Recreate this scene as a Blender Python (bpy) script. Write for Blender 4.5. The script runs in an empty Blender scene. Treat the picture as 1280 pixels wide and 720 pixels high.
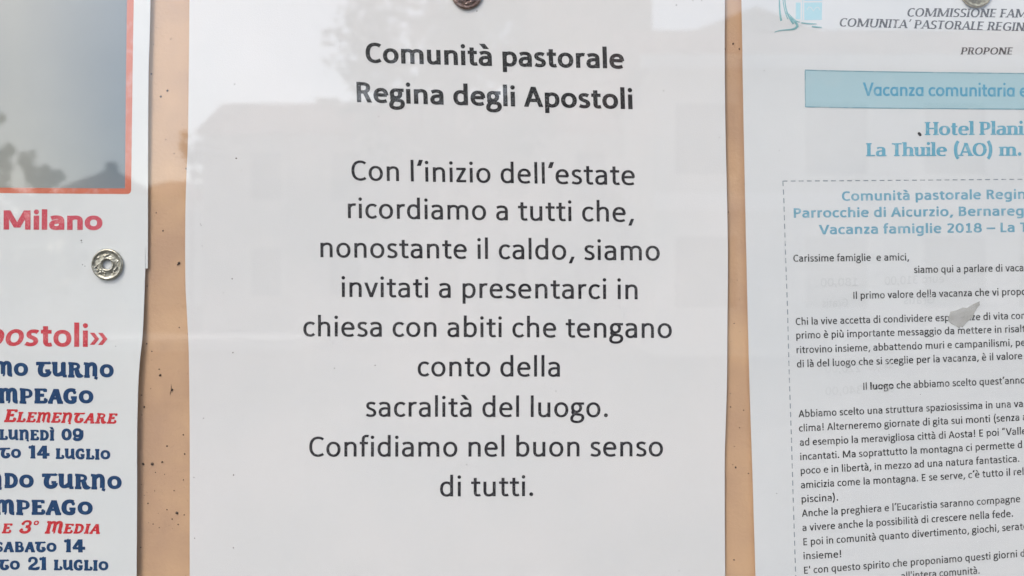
import bpy, bmesh, math, random
from mathutils import Vector
from mathutils.geometry import delaunay_2d_cdt

R = math.radians
random.seed(7)
scene = bpy.context.scene
col = scene.collection

# ---------------------------------------------------------------- camera, sky, sun, exposure
MM = 0.000314          # one board unit in metres (the board is measured on a grid of these)
EYE = 1.5              # height of the camera and of the middle of the board
FOC = 985.0            # focal length in board units = distance to the sheets

cam_d = bpy.data.cameras.new('camera')
cam = bpy.data.objects.new('camera', cam_d)
col.objects.link(cam)
cam.location = (0, -FOC * MM - 0.0016, EYE)
cam.rotation_euler = (R(90), 0, 0)
cam_d.sensor_width = 36
cam_d.lens = 36 * FOC / 1280
cam_d.clip_start = 0.01
cam_d.clip_end = 3000
cam_d.dof.use_dof = True
cam_d.dof.focus_distance = FOC * MM
cam_d.dof.aperture_fstop = 11.0
scene.camera = cam

SUN_EL, SUN_ROT = R(50), R(215)
world = bpy.data.worlds.new('World')
scene.world = world
world.use_nodes = True
wn = world.node_tree
bg = wn.nodes['Background']
sky = wn.nodes.new('ShaderNodeTexSky')
sky.sky_type = 'NISHITA'
sky.sun_disc = False
sky.sun_elevation = SUN_EL
sky.sun_rotation = SUN_ROT
sky.air_density = 1.0
sky.dust_density = 2.5
hsv = wn.nodes.new('ShaderNodeHueSaturation')
hsv.inputs['Saturation'].default_value = 0.68
wn.links.new(sky.outputs[0], hsv.inputs['Color'])
# thin broken cloud over the whole sky
wtc = wn.nodes.new('ShaderNodeTexCoord')
wns = wn.nodes.new('ShaderNodeTexNoise')
wns.inputs['Scale'].default_value = 3.2
wns.inputs['Detail'].default_value = 5
wrp = wn.nodes.new('ShaderNodeValToRGB')
wrp.color_ramp.elements[0].position = 0.3
wrp.color_ramp.elements[0].color = (0.8, 0.8, 0.82, 1)
wrp.color_ramp.elements[1].position = 0.7
wrp.color_ramp.elements[1].color = (1.15, 1.13, 1.1, 1)
wmx = wn.nodes.new('ShaderNodeMix')
wmx.data_type = 'RGBA'
wmx.blend_type = 'MULTIPLY'
wmx.inputs[0].default_value = 1
wn.links.new(wtc.outputs['Generated'], wns.inputs['Vector'])
wn.links.new(wns.outputs['Fac'], wrp.inputs['Fac'])
wn.links.new(hsv.outputs[0], wmx.inputs[6])
wn.links.new(wrp.outputs[0], wmx.inputs[7])
wn.links.new(wmx.outputs[2], bg.inputs['Color'])
bg.inputs['Strength'].default_value = 0.15

sun_d = bpy.data.lights.new('sun', 'SUN')
sun = bpy.data.objects.new('sun', sun_d)
col.objects.link(sun)
sun_d.energy = 0.55
sun_d.angle = R(14)
sun_d.color = (1.0, 0.93, 0.85)
sdir = Vector((math.sin(SUN_ROT) * math.cos(SUN_EL), math.cos(SUN_ROT) * math.cos(SUN_EL), math.sin(SUN_EL)))
sun.rotation_euler = sdir.to_track_quat('Z', 'Y').to_euler()

scene.view_settings.view_transform = 'Standard'
scene.view_settings.look = 'None'
scene.view_settings.gamma = 1
scene.view_settings.use_curve_mapping = False
scene.view_settings.exposure = 1.29
scene.cycles.transparent_max_bounces = 16


# ---------------------------------------------------------------- helpers
def P(px, py):
    """board grid -> (x, z) in metres"""
    return (px - 640) * MM, EYE - (py - 360) * MM


def tag(o, label=None, cat=None, group=None, kind=None):
    if label: o['label'] = label
    if cat: o['category'] = cat
    if group: o['group'] = group
    if kind: o['kind'] = kind
    return o


def link(name, verts, faces, mat, parent=None, smooth=False):
    me = bpy.data.meshes.new(name)
    me.from_pydata(verts, [], faces)
    me.update()
    if mat: me.materials.append(mat)
    if smooth:
        me.polygons.foreach_set('use_smooth', [True] * len(me.polygons))
    o = bpy.data.objects.new(name, me)
    col.objects.link(o)
    if parent: o.parent = parent
    return o


def empty(name, loc=(0, 0, 0)):
    o = bpy.data.objects.new(name, None)
    o.empty_display_size = 0.05
    col.objects.link(o)
    o.location = loc
    return o


def material(name, color, rough=0.6, metal=0.0, spec=0.4, vary=0.0, vscale=50, vcol=None,
             bump=0.0, bscale=400, vdetail=3, vlo=0.35, vhi=0.65):
    m = bpy.data.materials.new(name)
    m.use_nodes = True
    nt = m.node_tree
    b = nt.nodes['Principled BSDF']
    b.inputs['Base Color'].default_value = (*color, 1)
    b.inputs['Roughness'].default_value = rough
    b.inputs['Metallic'].default_value = metal
    b.inputs['Specular IOR Level'].default_value = spec
    tc = nt.nodes.new('ShaderNodeTexCoord')
    if vary:
        n = nt.nodes.new('ShaderNodeTexNoise')
        n.inputs['Scale'].default_value = vscale
        n.inputs['Detail'].default_value = vdetail
        nt.links.new(tc.outputs['Object'], n.inputs['Vector'])
        mr = nt.nodes.new('ShaderNodeMapRange')
        mr.inputs[1].default_value = vlo
        mr.inputs[2].default_value = vhi
        mr.inputs[3].default_value = 0
        mr.inputs[4].default_value = vary
        nt.links.new(n.outputs['Fac'], mr.inputs[0])
        mx = nt.nodes.new('ShaderNodeMix')
        mx.data_type = 'RGBA'
        mx.inputs[6].default_value = (*color, 1)
        mx.inputs[7].default_value = (*(vcol or [c * 0.6 for c in color]), 1)
        nt.links.new(mr.outputs[0], mx.inputs[0])
        nt.links.new(mx.outputs[2], b.inputs['Base Color'])
    if bump:
        n2 = nt.nodes.new('ShaderNodeTexNoise')
        n2.inputs['Scale'].default_value = bscale
        n2.inputs['Detail'].default_value = 4
        nt.links.new(tc.outputs['Object'], n2.inputs['Vector'])
        bp = nt.nodes.new('ShaderNodeBump')
        bp.inputs['Strength'].default_value = bump
        bp.inputs['Distance'].default_value = 0.0003
        nt.links.new(n2.outputs['Fac'], bp.inputs['Height'])
        nt.links.new(bp.outputs[0], b.inputs['Normal'])
    return m


PAPER = (0.705, 0.684, 0.675)
M_paper = material('paper_white', PAPER, 0.62, spec=0.25, vary=0.9, vscale=22, vdetail=9, vcol=(0.668, 0.66, 0.655), bump=0.2, bscale=2200)
M_paper_gloss = material('paper_poster', (0.68, 0.683, 0.672), 0.45, spec=0.3, vary=0.9, vscale=25, vdetail=8, vcol=(0.65, 0.662, 0.66), bump=0.12, bscale=2600)
M_paper_thin = material('paper_letter', (0.672, 0.672, 0.672), 0.62, spec=0.25, vary=0.9, vscale=24, vdetail=8, vcol=(0.632, 0.64, 0.645), bump=0.2, bscale=2600)


def ink(name, c, wear=0.18, scale=1900, tow=None):
    return material(name, c, 0.5, spec=0.25, vary=wear, vscale=scale, vcol=tow or PAPER, vdetail=2, vlo=0.5, vhi=0.8)


I_black = ink('ink_black', (0.016, 0.014, 0.018), 0.22)
I_title = ink('ink_title', (0.018, 0.018, 0.02), 0.22, 1500)
I_grey = ink('ink_grey', (0.055, 0.055, 0.055), 0.45, 1000)
I_head = ink('ink_heading', (0.085, 0.085, 0.09), 0.45, 1200)
I_red = ink('ink_red', (0.52, 0.024, 0.04), 0.3)
I_pink = ink('ink_pink_red', (0.55, 0.065, 0.095), 0.3)
I_scarlet = ink('ink_scarlet', (0.54, 0.014, 0.022), 0.2)
I_blue = ink('ink_navy', (0.006, 0.042, 0.125), 0.4, 700, (0.02, 0.11, 0.25))
I_cyan = ink('ink_cyan', (0.14, 0.37, 0.49), 0.75, 500, (0.36, 0.53, 0.59))
I_cyan2 = ink('ink_cyan_heading', (0.16, 0.36, 0.47), 0.8, 400, (0.38, 0.52, 0.58))
I_banner = ink('ink_banner_fill', (0.385, 0.535, 0.58), 0.9, 60, (0.45, 0.55, 0.58))
I_bannertext = ink('ink_banner_text', (0.10, 0.33, 0.48), 0.7, 500, (0.29, 0.47, 0.55))
I_line = ink('ink_banner_outline', (0.20, 0.35, 0.41), 0.5, 300)
I_dash = ink('ink_dash', (0.23, 0.27, 0.30), 0.7, 500)
I_ghost = ink('ink_show_through', (0.605, 0.612, 0.615), 0.5, 400)
I_frame = ink('ink_orange_red', (0.58, 0.165, 0.10), 0.25, 250)
I_speck = material('speck_dark', (0.06, 0.035, 0.02), 0.6)
M_back = material('backing_tan', (0.605, 0.385, 0.228), 0.55, spec=0.3, vary=0.95, vscale=38, vdetail=9, vcol=(0.485, 0.305, 0.195), bump=0.45, bscale=700)

# ---------------------------------------------------------------- lettering, drawn with a pen
# path language: M/L/C as usual on the middle of the stroke; E cx cy rx ry ring; O cx cy r dot;
# D x0 y0 x1 y1 diagonal with level ends; W k pen factor; S suppresses serifs for the next path
BASE = {
 'a': (479, "M72 398 C120 428 170 440 218 440 C320 440 366 395 366 300 L366 0 | M366 268 L255 268 C150 268 90 222 90 140 C90 70 135 28 208 28 C272 28 322 60 366 112"),
 'b': (525, "M121 0 L121 690 | M121 350 C170 415 220 440 275 440 C380 440 436 360 436 237 C436 110 375 28 270 28 C215 28 165 60 121 112"),
 'c': (423, "M376 388 C345 422 305 440 258 440 C150 440 88 355 88 232 C88 105 150 28 255 28 C305 28 345 48 380 84"),
 'd': (525, "M404 0 L404 690 | M404 350 C355 415 305 440 250 440 C145 440 89 360 89 237 C89 110 150 28 255 28 C310 28 360 60 404 112"),
 'e': (498, "M412 238 C412 370 355 440 255 440 C150 440 88 350 88 232 C88 100 155 28 272 28 C330 28 378 40 420 60 | M100 252 L428 252"),
 'f': (305, "M300 645 C280 654 262 657 244 657 C165 657 130 615 130 520 L130 0 | M22 432 L282 432"),
 'g': (471, "E 212 305 127 135 | M225 434 L448 434 | M122 208 C78 170 80 108 150 96 L292 82 C372 74 408 40 408 -20 C408 -100 335 -154 218 -154 C112 -154 60 -115 60 -52 C60 0 90 42 140 78"),
 'h': (525, "M121 0 L121 690 | M121 350 C170 412 225 440 280 440 C360 440 408 395 408 300 L408 0"),
 'i': (229, "M115 0 L115 466 | O 115 617 54"),
 'l': (229, "M115 0 L115 690"),
 'm': (799, "M121 0 L121 466 | M121 355 C160 412 210 440 262 440 C345 440 400 395 400 300 L400 0 | M400 350 C440 412 492 440 542 440 C628 440 680 395 680 300 L680 0"),
 'n': (525, "M121 0 L121 466 | M121 350 C170 412 225 440 280 440 C360 440 408 395 408 300 L408 0"),
 'o': (527, "E 263 234 175 206"),
 'p': (525, "M121 -186 L121 466 | M121 350 C170 415 220 440 275 440 C380 440 436 360 436 237 C436 110 375 28 270 28 C215 28 165 60 121 112"),
 'q': (525, "M404 -186 L404 466 | M404 350 C355 415 305 440 250 440 C145 440 89 360 89 237 C89 110 150 28 255 28 C310 28 360 60 404 112"),
 'r': (349, "M121 0 L121 466 | M121 340 C155 400 205 441 268 441 C290 441 306 438 324 431"),
 's': (391, "M325 402 C290 428 250 440 210 440 C135 440 95 405 95 350 C95 285 150 262 205 240 C265 215 318 190 318 122 C318 60 265 28 195 28 C145 28 95 42 58 66"),
 't': (335, "M152 590 L152 135 C152 62 180 31 238 31 C268 31 292 36 315 45 | M26 432 L312 432"),
 'u': (525, "M117 466 L117 165 C117 75 165 28 240 28 C300 28 350 55 404 120 | M404 466 L404 0"),
 'v': (452, "D 60 466 226 0 | D 392 466 226 0"),
 'z': (395, "M48 429 L340 429 | M48 38 L352 38 | D 305 429 85 38"),
 'A': (579, "D 289 640 62 0 | D 289 640 516 0 | M145 205 L435 205"),
 'B': (544, "M125 0 L125 644 | M125 606 L265 606 C360 606 405 560 405 490 C405 400 340 345 250 345 L125 345 | M250 345 C370 345 430 290 430 190 C430 90 360 38 250 38 L125 38"),
 'C': (533, "M478 545 C435 588 380 606 320 606 C180 606 92 490 92 312 C92 130 180 28 318 28 C380 28 435 48 482 86"),
 'D': (615, "M125 0 L125 644 | M125 606 L255 606 C430 606 520 510 520 325 C520 130 430 38 250 38 L125 38"),
 'E': (488, "M125 0 L125 644 | M125 606 L428 606 | M125 335 L400 335 | M125 38 L430 38"),
 'F': (459, "M125 0 L125 644 | M125 606 L415 606 | M125 330 L390 330"),
 'G': (631, "M540 545 C480 590 420 606 350 606 C190 606 92 490 92 312 C92 130 190 28 345 28 C420 28 480 45 535 75 L535 300 | M340 300 L575 300"),
 'H': (623, "M125 0 L125 644 | M498 0 L498 644 | M125 340 L498 340"),
 'I': (252, "M126 0 L126 644"),
 'L': (420, "M125 0 L125 644 | M125 38 L400 38"),
 'M': (855, "M128 0 L128 644 | M727 0 L727 644 | D 150 644 428 40 | D 706 644 428 40"),
 'N': (646, "M125 0 L125 644 | M521 0 L521 644 | D 145 644 501 0"),
 'O': (662, "E 331 317 238 290"),
 'P': (517, "M125 0 L125 644 | M125 606 L260 606 C370 606 422 550 422 455 C422 350 355 295 245 295 L125 295"),
 'R': (543, "M125 0 L125 644 | M125 606 L255 606 C355 606 408 560 408 475 C408 385 340 335 240 335 L125 335 | D 300 345 450 0"),
 'S': (459, "M400 550 C350 590 300 606 250 606 C150 606 95 550 95 480 C95 390 170 360 235 325 C310 288 380 250 380 160 C380 75 310 28 215 28 C150 28 95 45 55 75"),
 'T': (487, "M244 0 L244 606 | M25 606 L462 606"),
 'U': (642, "M118 644 L118 240 C118 100 190 28 320 28 C450 28 524 100 524 240 L524 644"),
 'V': (567, "D 50 640 283 0 | D 516 640 283 0"),
 '0': (507, "E 253 317 172 289"),
 '1': (507, "M270 0 L270 640 | M270 600 C220 560 170 530 100 505 | M100 38 L430 38"),
 '2': (507, "M88 545 C130 590 190 608 245 608 C330 608 388 560 388 475 C388 375 300 280 95 45 | M75 38 L430 38"),
 '3': (507, "M90 570 C140 598 190 608 235 608 C330 608 378 560 378 485 C378 400 310 345 200 345 | M200 345 C330 345 400 290 400 190 C400 90 330 28 215 28 C160 28 115 40 70 60"),
 '4': (507, "M360 0 L360 640 | M40 165 L480 165 | D 345 640 70 165"),
 '5': (507, "M400 606 L130 606 L130 370 C170 390 205 397 240 397 C350 397 405 330 405 215 C405 95 330 28 215 28 C160 28 115 40 75 62"),
 '8': (507, "E 253 465 138 141 | E 253 178 170 150"),
 '.': (252, "O 126 50 60"), ',': (250, "D 168 100 80 -115"), "’": (221, "W1.25 D 165 695 95 505"),
 "'": (221, "M110 460 L110 690"), '!': (326, "M163 190 L163 660 | O 163 50 58"),
 '“': (401, "D 95 505 155 695 | D 235 505 295 695"), '–': (498, "M0 262 L498 262"),
 '(': (303, "M262 740 C105 540 105 60 262 -150"), ')': (303, "M40 740 C198 540 198 60 40 -150"),
 '»': (512, "W.72 D 65 420 195 232 | W.72 D 65 45 195 232.5 | W.72 D 285 420 415 232 | W.72 D 285 45 415 232.5"),
 '°': (340, "E 170 520 90 90"),
 ' ': (226, ""),
}
for ch, src, x in (('à', 'a', 225), ('è', 'e', 255), ('ù', 'u', 250)):
    BASE[ch] = (BASE[src][0], BASE[src][1] + " | D %d 700 %d 545" % (x - 90, x + 45))
BASE['ì'] = (229, "M115 0 L115 466 | D 45 700 160 545")
ROUND_A = (525, "M404 0 L404 466 | M404 350 C355 415 305 440 250 440 C145 440 89 360 89 237 C89 110 150 28 255 28 C310 28 360 60 404 112")
ROUND_G = (525, "M404 466 L404 -30 C404 -110 340 -154 245 -154 C190 -154 140 -145 100 -128 | M404 350 C355 415 305 440 250 440 C145 440 89 360 89 237 C89 110 150 28 255 28 C310 28 360 60 404 112")

# a heavy, lively capital alphabet with swelling strokes and curled ends
FANCY = {
 'A': (760, "D 395 640 120 30 | W1.25 D 400 650 600 0 | W.8 M215 215 L520 215 | W.88 M20 30 L250 30 | W.88 M470 30 L745 30 | O 55 50 50"),
 'B': (720, "W1.2 M190 0 L190 640 | W.8 M60 610 L400 610 C560 600 570 360 400 350 L200 350 | W1.15 M400 350 C640 340 620 50 420 48 L80 48"),
 'D': (740, "W1.15 M200 0 L200 640 | W1.1 M60 595 L320 595 C700 590 690 60 340 52 L60 52"),
 'E': (680, "W1.25 M195 0 L195 640 | W.75 M40 612 L600 612 | W.88 M560 640 L560 500 | W.88 M200 345 L430 345 | W.88 M420 430 L420 280 | W.95 M40 40 L520 44 C590 60 600 110 575 165 | O 560 165 75"),
 'G': (720, "W1.2 M560 560 C430 650 110 640 110 310 C110 70 330 10 520 80 L520 250 | W.8 M360 270 L660 270 | O 545 500 85"),
 'I': (400, "W1.25 M200 0 L200 640 | W.88 M40 610 L360 610 | W.88 M40 32 L360 32"),
 'L': (640, "W1.25 M190 0 L190 640 | W.88 M30 610 L350 610 | W.95 M30 42 L480 44 C560 60 570 130 530 180 | O 510 180 80"),
 'M': (1010, "W1.15 M180 20 L180 560 | W.88 M20 615 L230 600 | W.88 M30 30 L320 30 | W1.1 M180 470 C280 620 500 690 500 400 L500 80 | W.8 M500 60 L580 20 | W1.15 M500 460 C600 640 820 690 820 400 L820 130 C820 60 870 40 960 40"),
 'N': (800, "W1.15 M190 20 L190 560 | W.88 M20 620 L250 600 | W.88 M40 30 L330 30 | W1.2 M190 440 C300 640 600 700 590 380 L580 40 | W.88 M560 0 L720 -60"),
 'O': (780, "W1.1 E 385 305 245 225 | W.95 M190 160 C270 50 500 50 580 160 | W.88 M250 500 C340 560 440 560 520 500"),
 'P': (710, "W1.25 M195 0 L195 640 | W.88 M30 32 L360 10 | W.8 M40 620 L380 595 C650 580 650 270 400 270 L210 270 | W.9 M520 520 C600 460 580 380 520 340"),
 'R': (800, "W1.2 M195 0 L195 640 | W.88 M30 30 L360 30 | W.85 M40 620 L380 600 C620 590 600 370 390 350 L220 345 | W1.25 M390 350 C500 330 500 100 560 55 C620 30 700 60 730 120"),
 'S': (640, "W.9 M540 500 C480 620 120 640 120 450 C120 300 540 360 520 170 C500 0 160 10 70 130 | O 510 500 70 | O 100 150 75"),
 'T': (760, "W.8 M50 610 L620 610 C650 600 680 640 690 660 | W.8 M60 660 L60 500 | W1.3 M330 600 C120 380 150 60 400 55 C520 50 640 130 620 240 | W.9 M440 265 L680 265"),
 'U': (800, "W.88 M20 610 L300 610 | W1.2 M170 600 L170 260 C170 60 330 10 560 200 | W1.2 M590 640 L590 30 | W.88 M520 610 L690 610 | W.88 M560 32 L770 32"),
 'Ì': (400, "W1.25 M200 0 L200 640 | W.88 M40 610 L360 610 | W.88 M40 32 L360 32 | W.88 D 120 860 260 690"),
 '0': (700, "W1.1 E 350 330 210 250 | W.9 M180 180 C260 60 440 60 520 180"),
 '1': (500, "W1.25 M300 0 L300 700 | O 110 600 85 | W.8 M110 610 C200 600 260 640 320 690 | W.6 M140 30 L450 30"),
 '2': (720, "O 170 500 95 | W.95 M170 540 C200 700 600 710 570 460 C540 300 250 260 180 90 | W1.1 M90 60 C250 110 420 10 640 70 C660 90 670 130 660 170"),
 '3': (680, "O 150 520 90 | W.9 M160 560 C230 700 580 690 540 500 C520 400 430 370 330 365 | W1.1 M330 365 C680 350 600 20 330 40 C210 50 120 100 110 180 | O 140 180 85"),
 '4': (760, "W1.3 M500 0 L500 700 | W.9 D 480 700 120 220 | W.9 M50 210 L720 210 | W.6 M380 30 L640 30 | W.88 M700 300 L700 140"),
 '9': (700, "W1.05 E 330 430 205 175 | W1.2 M560 560 C620 250 560 40 260 60 C180 70 150 100 120 160 | O 150 160 80"),
 '°': (360, "W.5 E 180 560 100 95"), ' ': (380, ""),
}


BAD = []


def union_area(tris, step=6.0):
    """area covered by overlapping convex pieces, by counting grid points"""
    hit = set()
    for t in tris:
        xs = [p[0] for p in t]; ys = [p[1] for p in t]
        n = len(t)
        for gy in range(int(math.floor(min(ys) / step)), int(math.ceil(max(ys) / step)) + 1):
            y = gy * step + 1.7
            for gx in range(int(math.floor(min(xs) / step)), int(math.ceil(max(xs) / step)) + 1):
                if (gx, gy) in hit: continue
                x = gx * step + 2.3
                if all((t[(i + 1) % n][0] - t[i][0]) * (y - t[i][1]) - (t[(i + 1) % n][1] - t[i][1]) * (x - t[i][0]) >= 0 for i in range(n)):
                    hit.add((gx, gy))
    return max(len(hit) * step * step, 1.0)


class Font:
    def __init__(s, stem, horiz, table=None, xh=466, cap=640, sx=1.0, gap=0, serif=0, shear=0, alt=None, ref=(86, 74), rnd=1.0):
        s.stem, s.horiz, s.table = stem, horiz, dict(table or BASE)
        s.xh, s.cap, s.sx, s.gap, s.serif, s.shear, s.rnd = xh, cap, sx, gap, serif, shear, rnd
        if alt: s.table.update(alt)
        s.ref = ref
        s.cache = {}

    def ymap(s, y):
        h0, h = 38, s.horiz / 2
        if s.table.get('a') is None: return y
        k = [(-400, -400 * s.xh / 466), (-154, -154), (0, 0), (28, h - 10), (38, h), (233, s.xh / 2), (428, s.xh - h), (440, s.xh - h + 10), (466, s.xh),
             (606, s.cap - h), (640, s.cap), (690, s.cap + 50), (900, s.cap + 260)]
        for (a, A), (b, B) in zip(k, k[1:]):
            if y <= b: return A + (B - A) * (y - a) / (b - a)
        return y

    def glyph(s, ch):
        if ch in s.cache: return s.cache[ch]
        adv, spec = s.table.get(ch, s.table.get(ch.upper(), (300, "")))
        if s.table.get('a') is None and ch in s.table and ch != ' ': pass
        pieces = []
        fx = lambda x: x * s.sx

        def ribbon(pts, k):
            n = len(pts)
            Lp, Rp = [], []
            for i, (x, y) in enumerate(pts):
                a, b = pts[max(i - 1, 0)], pts[min(i + 1, n - 1)]
                tx, ty = b[0] - a[0], b[1] - a[1]
                l = math.hypot(tx, ty) or 1
                tx, ty = tx / l, ty / l
                w = 0.5 * k * math.sqrt((s.stem * ty) ** 2 + (s.horiz * tx) ** 2)
                Lp.append((x - ty * w, y + tx * w))
                Rp.append((x + ty * w, y - tx * w))
            for i in range(n - 1):
                pieces.append([Rp[i], Rp[i + 1], Lp[i + 1], Lp[i]])

        def serif(x, y, up, k):
            if not s.serif: return
            w = s.stem * k / 2 + s.serif
            t = s.horiz * 0.9
            y0, y1 = (y, y + t) if up else (y - t, y)
            lw = w if (up or y > 500) else w
            rw = w if (up or s.cap - 20 < y < s.cap + 20) else s.stem * k / 2
            pieces.append([(x - lw, y0), (x + rw, y0), (x + rw, y1), (x - lw, y1)])

        for path in [p.strip() for p in spec.split('|') if p.strip()]:
            tok = path.replace('M', ' M ').replace('L', ' L ').replace('C', ' C ').replace('W', ' W ').replace('E', ' E ').replace('O', ' O ').replace('D', ' D ').split()
            i, k, pts, cmd, ends = 0, 1.0, [], None, []
            while i < len(tok):
                c = tok[i]
                if c == 'W': k = float(tok[i + 1]); i += 2; continue
                g = lambda j: float(tok[i + j])
                if c == 'M':
                    pts = [(fx(g(1)), s.ymap(g(2)))]; i += 3
                    ends = [None, None]
                elif c == 'L':
                    a = pts[-1]; b = (fx(g(1)), s.ymap(g(2)))
                    if abs(a[0] - b[0]) < 1 and len(pts) == 1: ends[0] = (a, b)
                    if abs(a[0] - b[0]) < 1: ends[1] = (b, a)
                    else: ends[1] = None
                    # a hair of length first so that the turn stays local
                    pts += [b] if len(pts) == 1 else [(a[0] + (b[0] - a[0]) * .03, a[1] + (b[1] - a[1]) * .03), b]
                    i += 3
                elif c == 'C':
                    a = pts[-1]; q = [(fx(g(1 + 2 * j)), s.ymap(g(2 + 2 * j))) for j in range(3)]
                    for t in [j / 8 for j in range(1, 9)]:
                        u = 1 - t
                        pts.append(tuple(u**3 * a[m] + 3 * u * u * t * q[0][m] + 3 * u * t * t * q[1][m] + t**3 * q[2][m] for m in (0, 1)))
                    ends[1] = None
                    i += 7
                elif c == 'E':
                    cx, cy, rx = fx(g(1)), g(2), fx(g(3))
                    y0, y1 = s.ymap(g(2) - g(4)), s.ymap(g(2) + g(4))
                    cy, ry = (y0 + y1) / 2, (y1 - y0) / 2
                    n = 28; e = 0.94
                    f = lambda v: math.copysign(abs(v) ** e, v)
                    ring = []
                    for j in range(n):
                        t = 2 * math.pi * j / n
                        x, y = cx + rx * f(math.cos(t)), cy + ry * f(math.sin(t))
                        tx, ty = -rx * math.sin(t), ry * math.cos(t)
                        l = math.hypot(tx, ty); tx /= l; ty /= l
                        w = .5 * k * math.sqrt((s.stem * ty) ** 2 + (s.horiz * tx) ** 2)
                        ring.append(((x + ty * w, y - tx * w), (x - ty * w, y + tx * w)))
                    for j in range(n):
                        a, b = ring[j], ring[(j + 1) % n]
                        pieces.append([a[0], b[0], b[1], a[1]])
                    i += 5; pts = []
                elif c == 'O':
                    r = g(3) * (1 + (s.stem / s.ref[0] - 1) * .55) if s.table.get('a') else g(3)
                    cx, cy = fx(g(1)), s.ymap(g(2))
                    if g(2) < 60: cy = r * .97
                    pieces.append([(cx + r * math.cos(t * math.pi / 7), cy + r * math.sin(t * math.pi / 7)) for t in range(14)])
                    i += 4; pts = []
                elif c == 'D':
                    x0, y0, x1, y1 = fx(g(1)), s.ymap(g(2)), fx(g(3)), s.ymap(g(4))
                    steep = abs(y1 - y0) / (math.hypot(x1 - x0, y1 - y0) or 1)
                    thin = 1.0
                    if s.serif and (x1 - x0) * (y1 - y0) > 0: thin = 0.5
                    w = s.stem * k * .5 * thin / max(steep, .5)
                    q = [(x0 - w, y0), (x0 + w, y0), (x1 + w, y1), (x1 - w, y1)]
                    if y1 < y0: q = q[::-1]
                    pieces.append(q)
                    if s.serif:
                        if abs(y1) < 2 and ch in 'AR': serif(x1, 0, True, 1)
                        if ch in 'Vv': serif(x0, y0, False, 1)
                    i += 5; pts = []
            if len(pts) > 1:
                ribbon(pts, k)
                for e in ends:
                    if e and ch not in 'te(),!\'' and ch.isalpha():
                        (x, y), o_ = e
                        up = o_[1] > y
                        if (up and y < 5) or ((not up) and y > 300): serif(x, y, up, k)
        verts, faces = [], []
        tris = []
        for p in pieces:
            if len(p) == 4: tris += [[p[0], p[1], p[2]], [p[0], p[2], p[3]]]
            else: tris.append(p)
        for p in tris:
            a = sum(p[j][0] * p[(j + 1) % len(p)][1] - p[(j + 1) % len(p)][0] * p[j][1] for j in range(len(p)))
            if abs(a) < 2: continue
            if a < 0: p = p[::-1]
            b = len(verts)
            verts += [Vector(q) for q in p]
            faces.append(list(range(b, b + len(p))))
        if verts:
            want = union_area([[verts[i] for i in f] for f in faces])
            best = None
            for trial in range(8):      # the triangulation can leak at near-touching points: retry with a hair of jitter
                jr = random.Random(trial)
                vv = [v + Vector((jr.uniform(-1, 1), jr.uniform(-1, 1))) * 0.35 * trial for v in verts]
                r = delaunay_2d_cdt(vv, [], faces, 0, 0.01 + 0.1 * trial)
                Vt = [(v.x, v.y) for v in r[0]]
                Ft = [f for f, of in zip(r[2], r[5]) if of]
                got = sum(abs((Vt[f[1]][0] - Vt[f[0]][0]) * (Vt[f[2]][1] - Vt[f[0]][1]) - (Vt[f[2]][0] - Vt[f[0]][0]) * (Vt[f[1]][1] - Vt[f[0]][1])) / 2 for f in Ft)
                err = abs(got - want) / want
                if best is None or err < best[0]: best = (err, Vt, Ft)
                if err < 0.025: break
            V = [(x + y * s.shear, y) for x, y in best[1]]
            F = best[2]
            BAD.append((ch, round(best[0], 3))) if best[0] > .03 else None
            used = sorted({i for f in F for i in f})
            mp = {o: n for n, o in enumerate(used)}
            V = [V[i] for i in used]
            F = [[mp[i] for i in f] for f in F]
        else:
            V, F = [], []
        s.cache[ch] = (adv * s.sx + s.gap, V, F)
        return s.cache[ch]


F_reg = Font(93, 78)
F_bold = Font(137, 108, sx=1.03)
F_boldit = Font(132, 104, sx=1.0, shear=0.2, alt={'a': ROUND_A})
F_black = Font(205, 150, xh=530, cap=716, sx=1.32, gap=0)
F_verd = Font(172, 124, xh=548, cap=727, sx=1.3, gap=10, alt={'g': ROUND_G})
F_comic = Font(128, 118, xh=520, cap=770, sx=1.08, gap=-25, alt={'a': ROUND_A})
F_small = Font(116, 96)
F_smallb = Font(162, 124, sx=1.03)
F_serif = Font(186, 72, xh=480, cap=690, sx=1.18, serif=58)
F_serifit = Font(152, 74, xh=480, cap=690, sx=1.18, serif=50, shear=0.2)
F_fancy = Font(204, 142, table=FANCY)
F_fancyit = Font(172, 132, table=FANCY, shear=0.25)


def layout(runs, small=1.0):
    """runs of (font, text) -> glyph list [(x, scale, V, F)] and ink extent"""
    x, out = 0.0, []
    for font, text in runs:
        for ch in text:
            sc = 1.0
            if small != 1.0 and ch.islower():
                ch, sc = ch.upper(), small
            adv, V, F = font.glyph(ch)
            out.append((x, sc, V, F))
            x += adv * sc
    return out


def ink_range(gl):
    lo = min(x + v[0] * sc for x, sc, V, F in gl for v in V)
    hi = max(x + v[0] * sc for x, sc, V, F in gl for v in V)
    return lo, hi


RATIO = []


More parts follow.
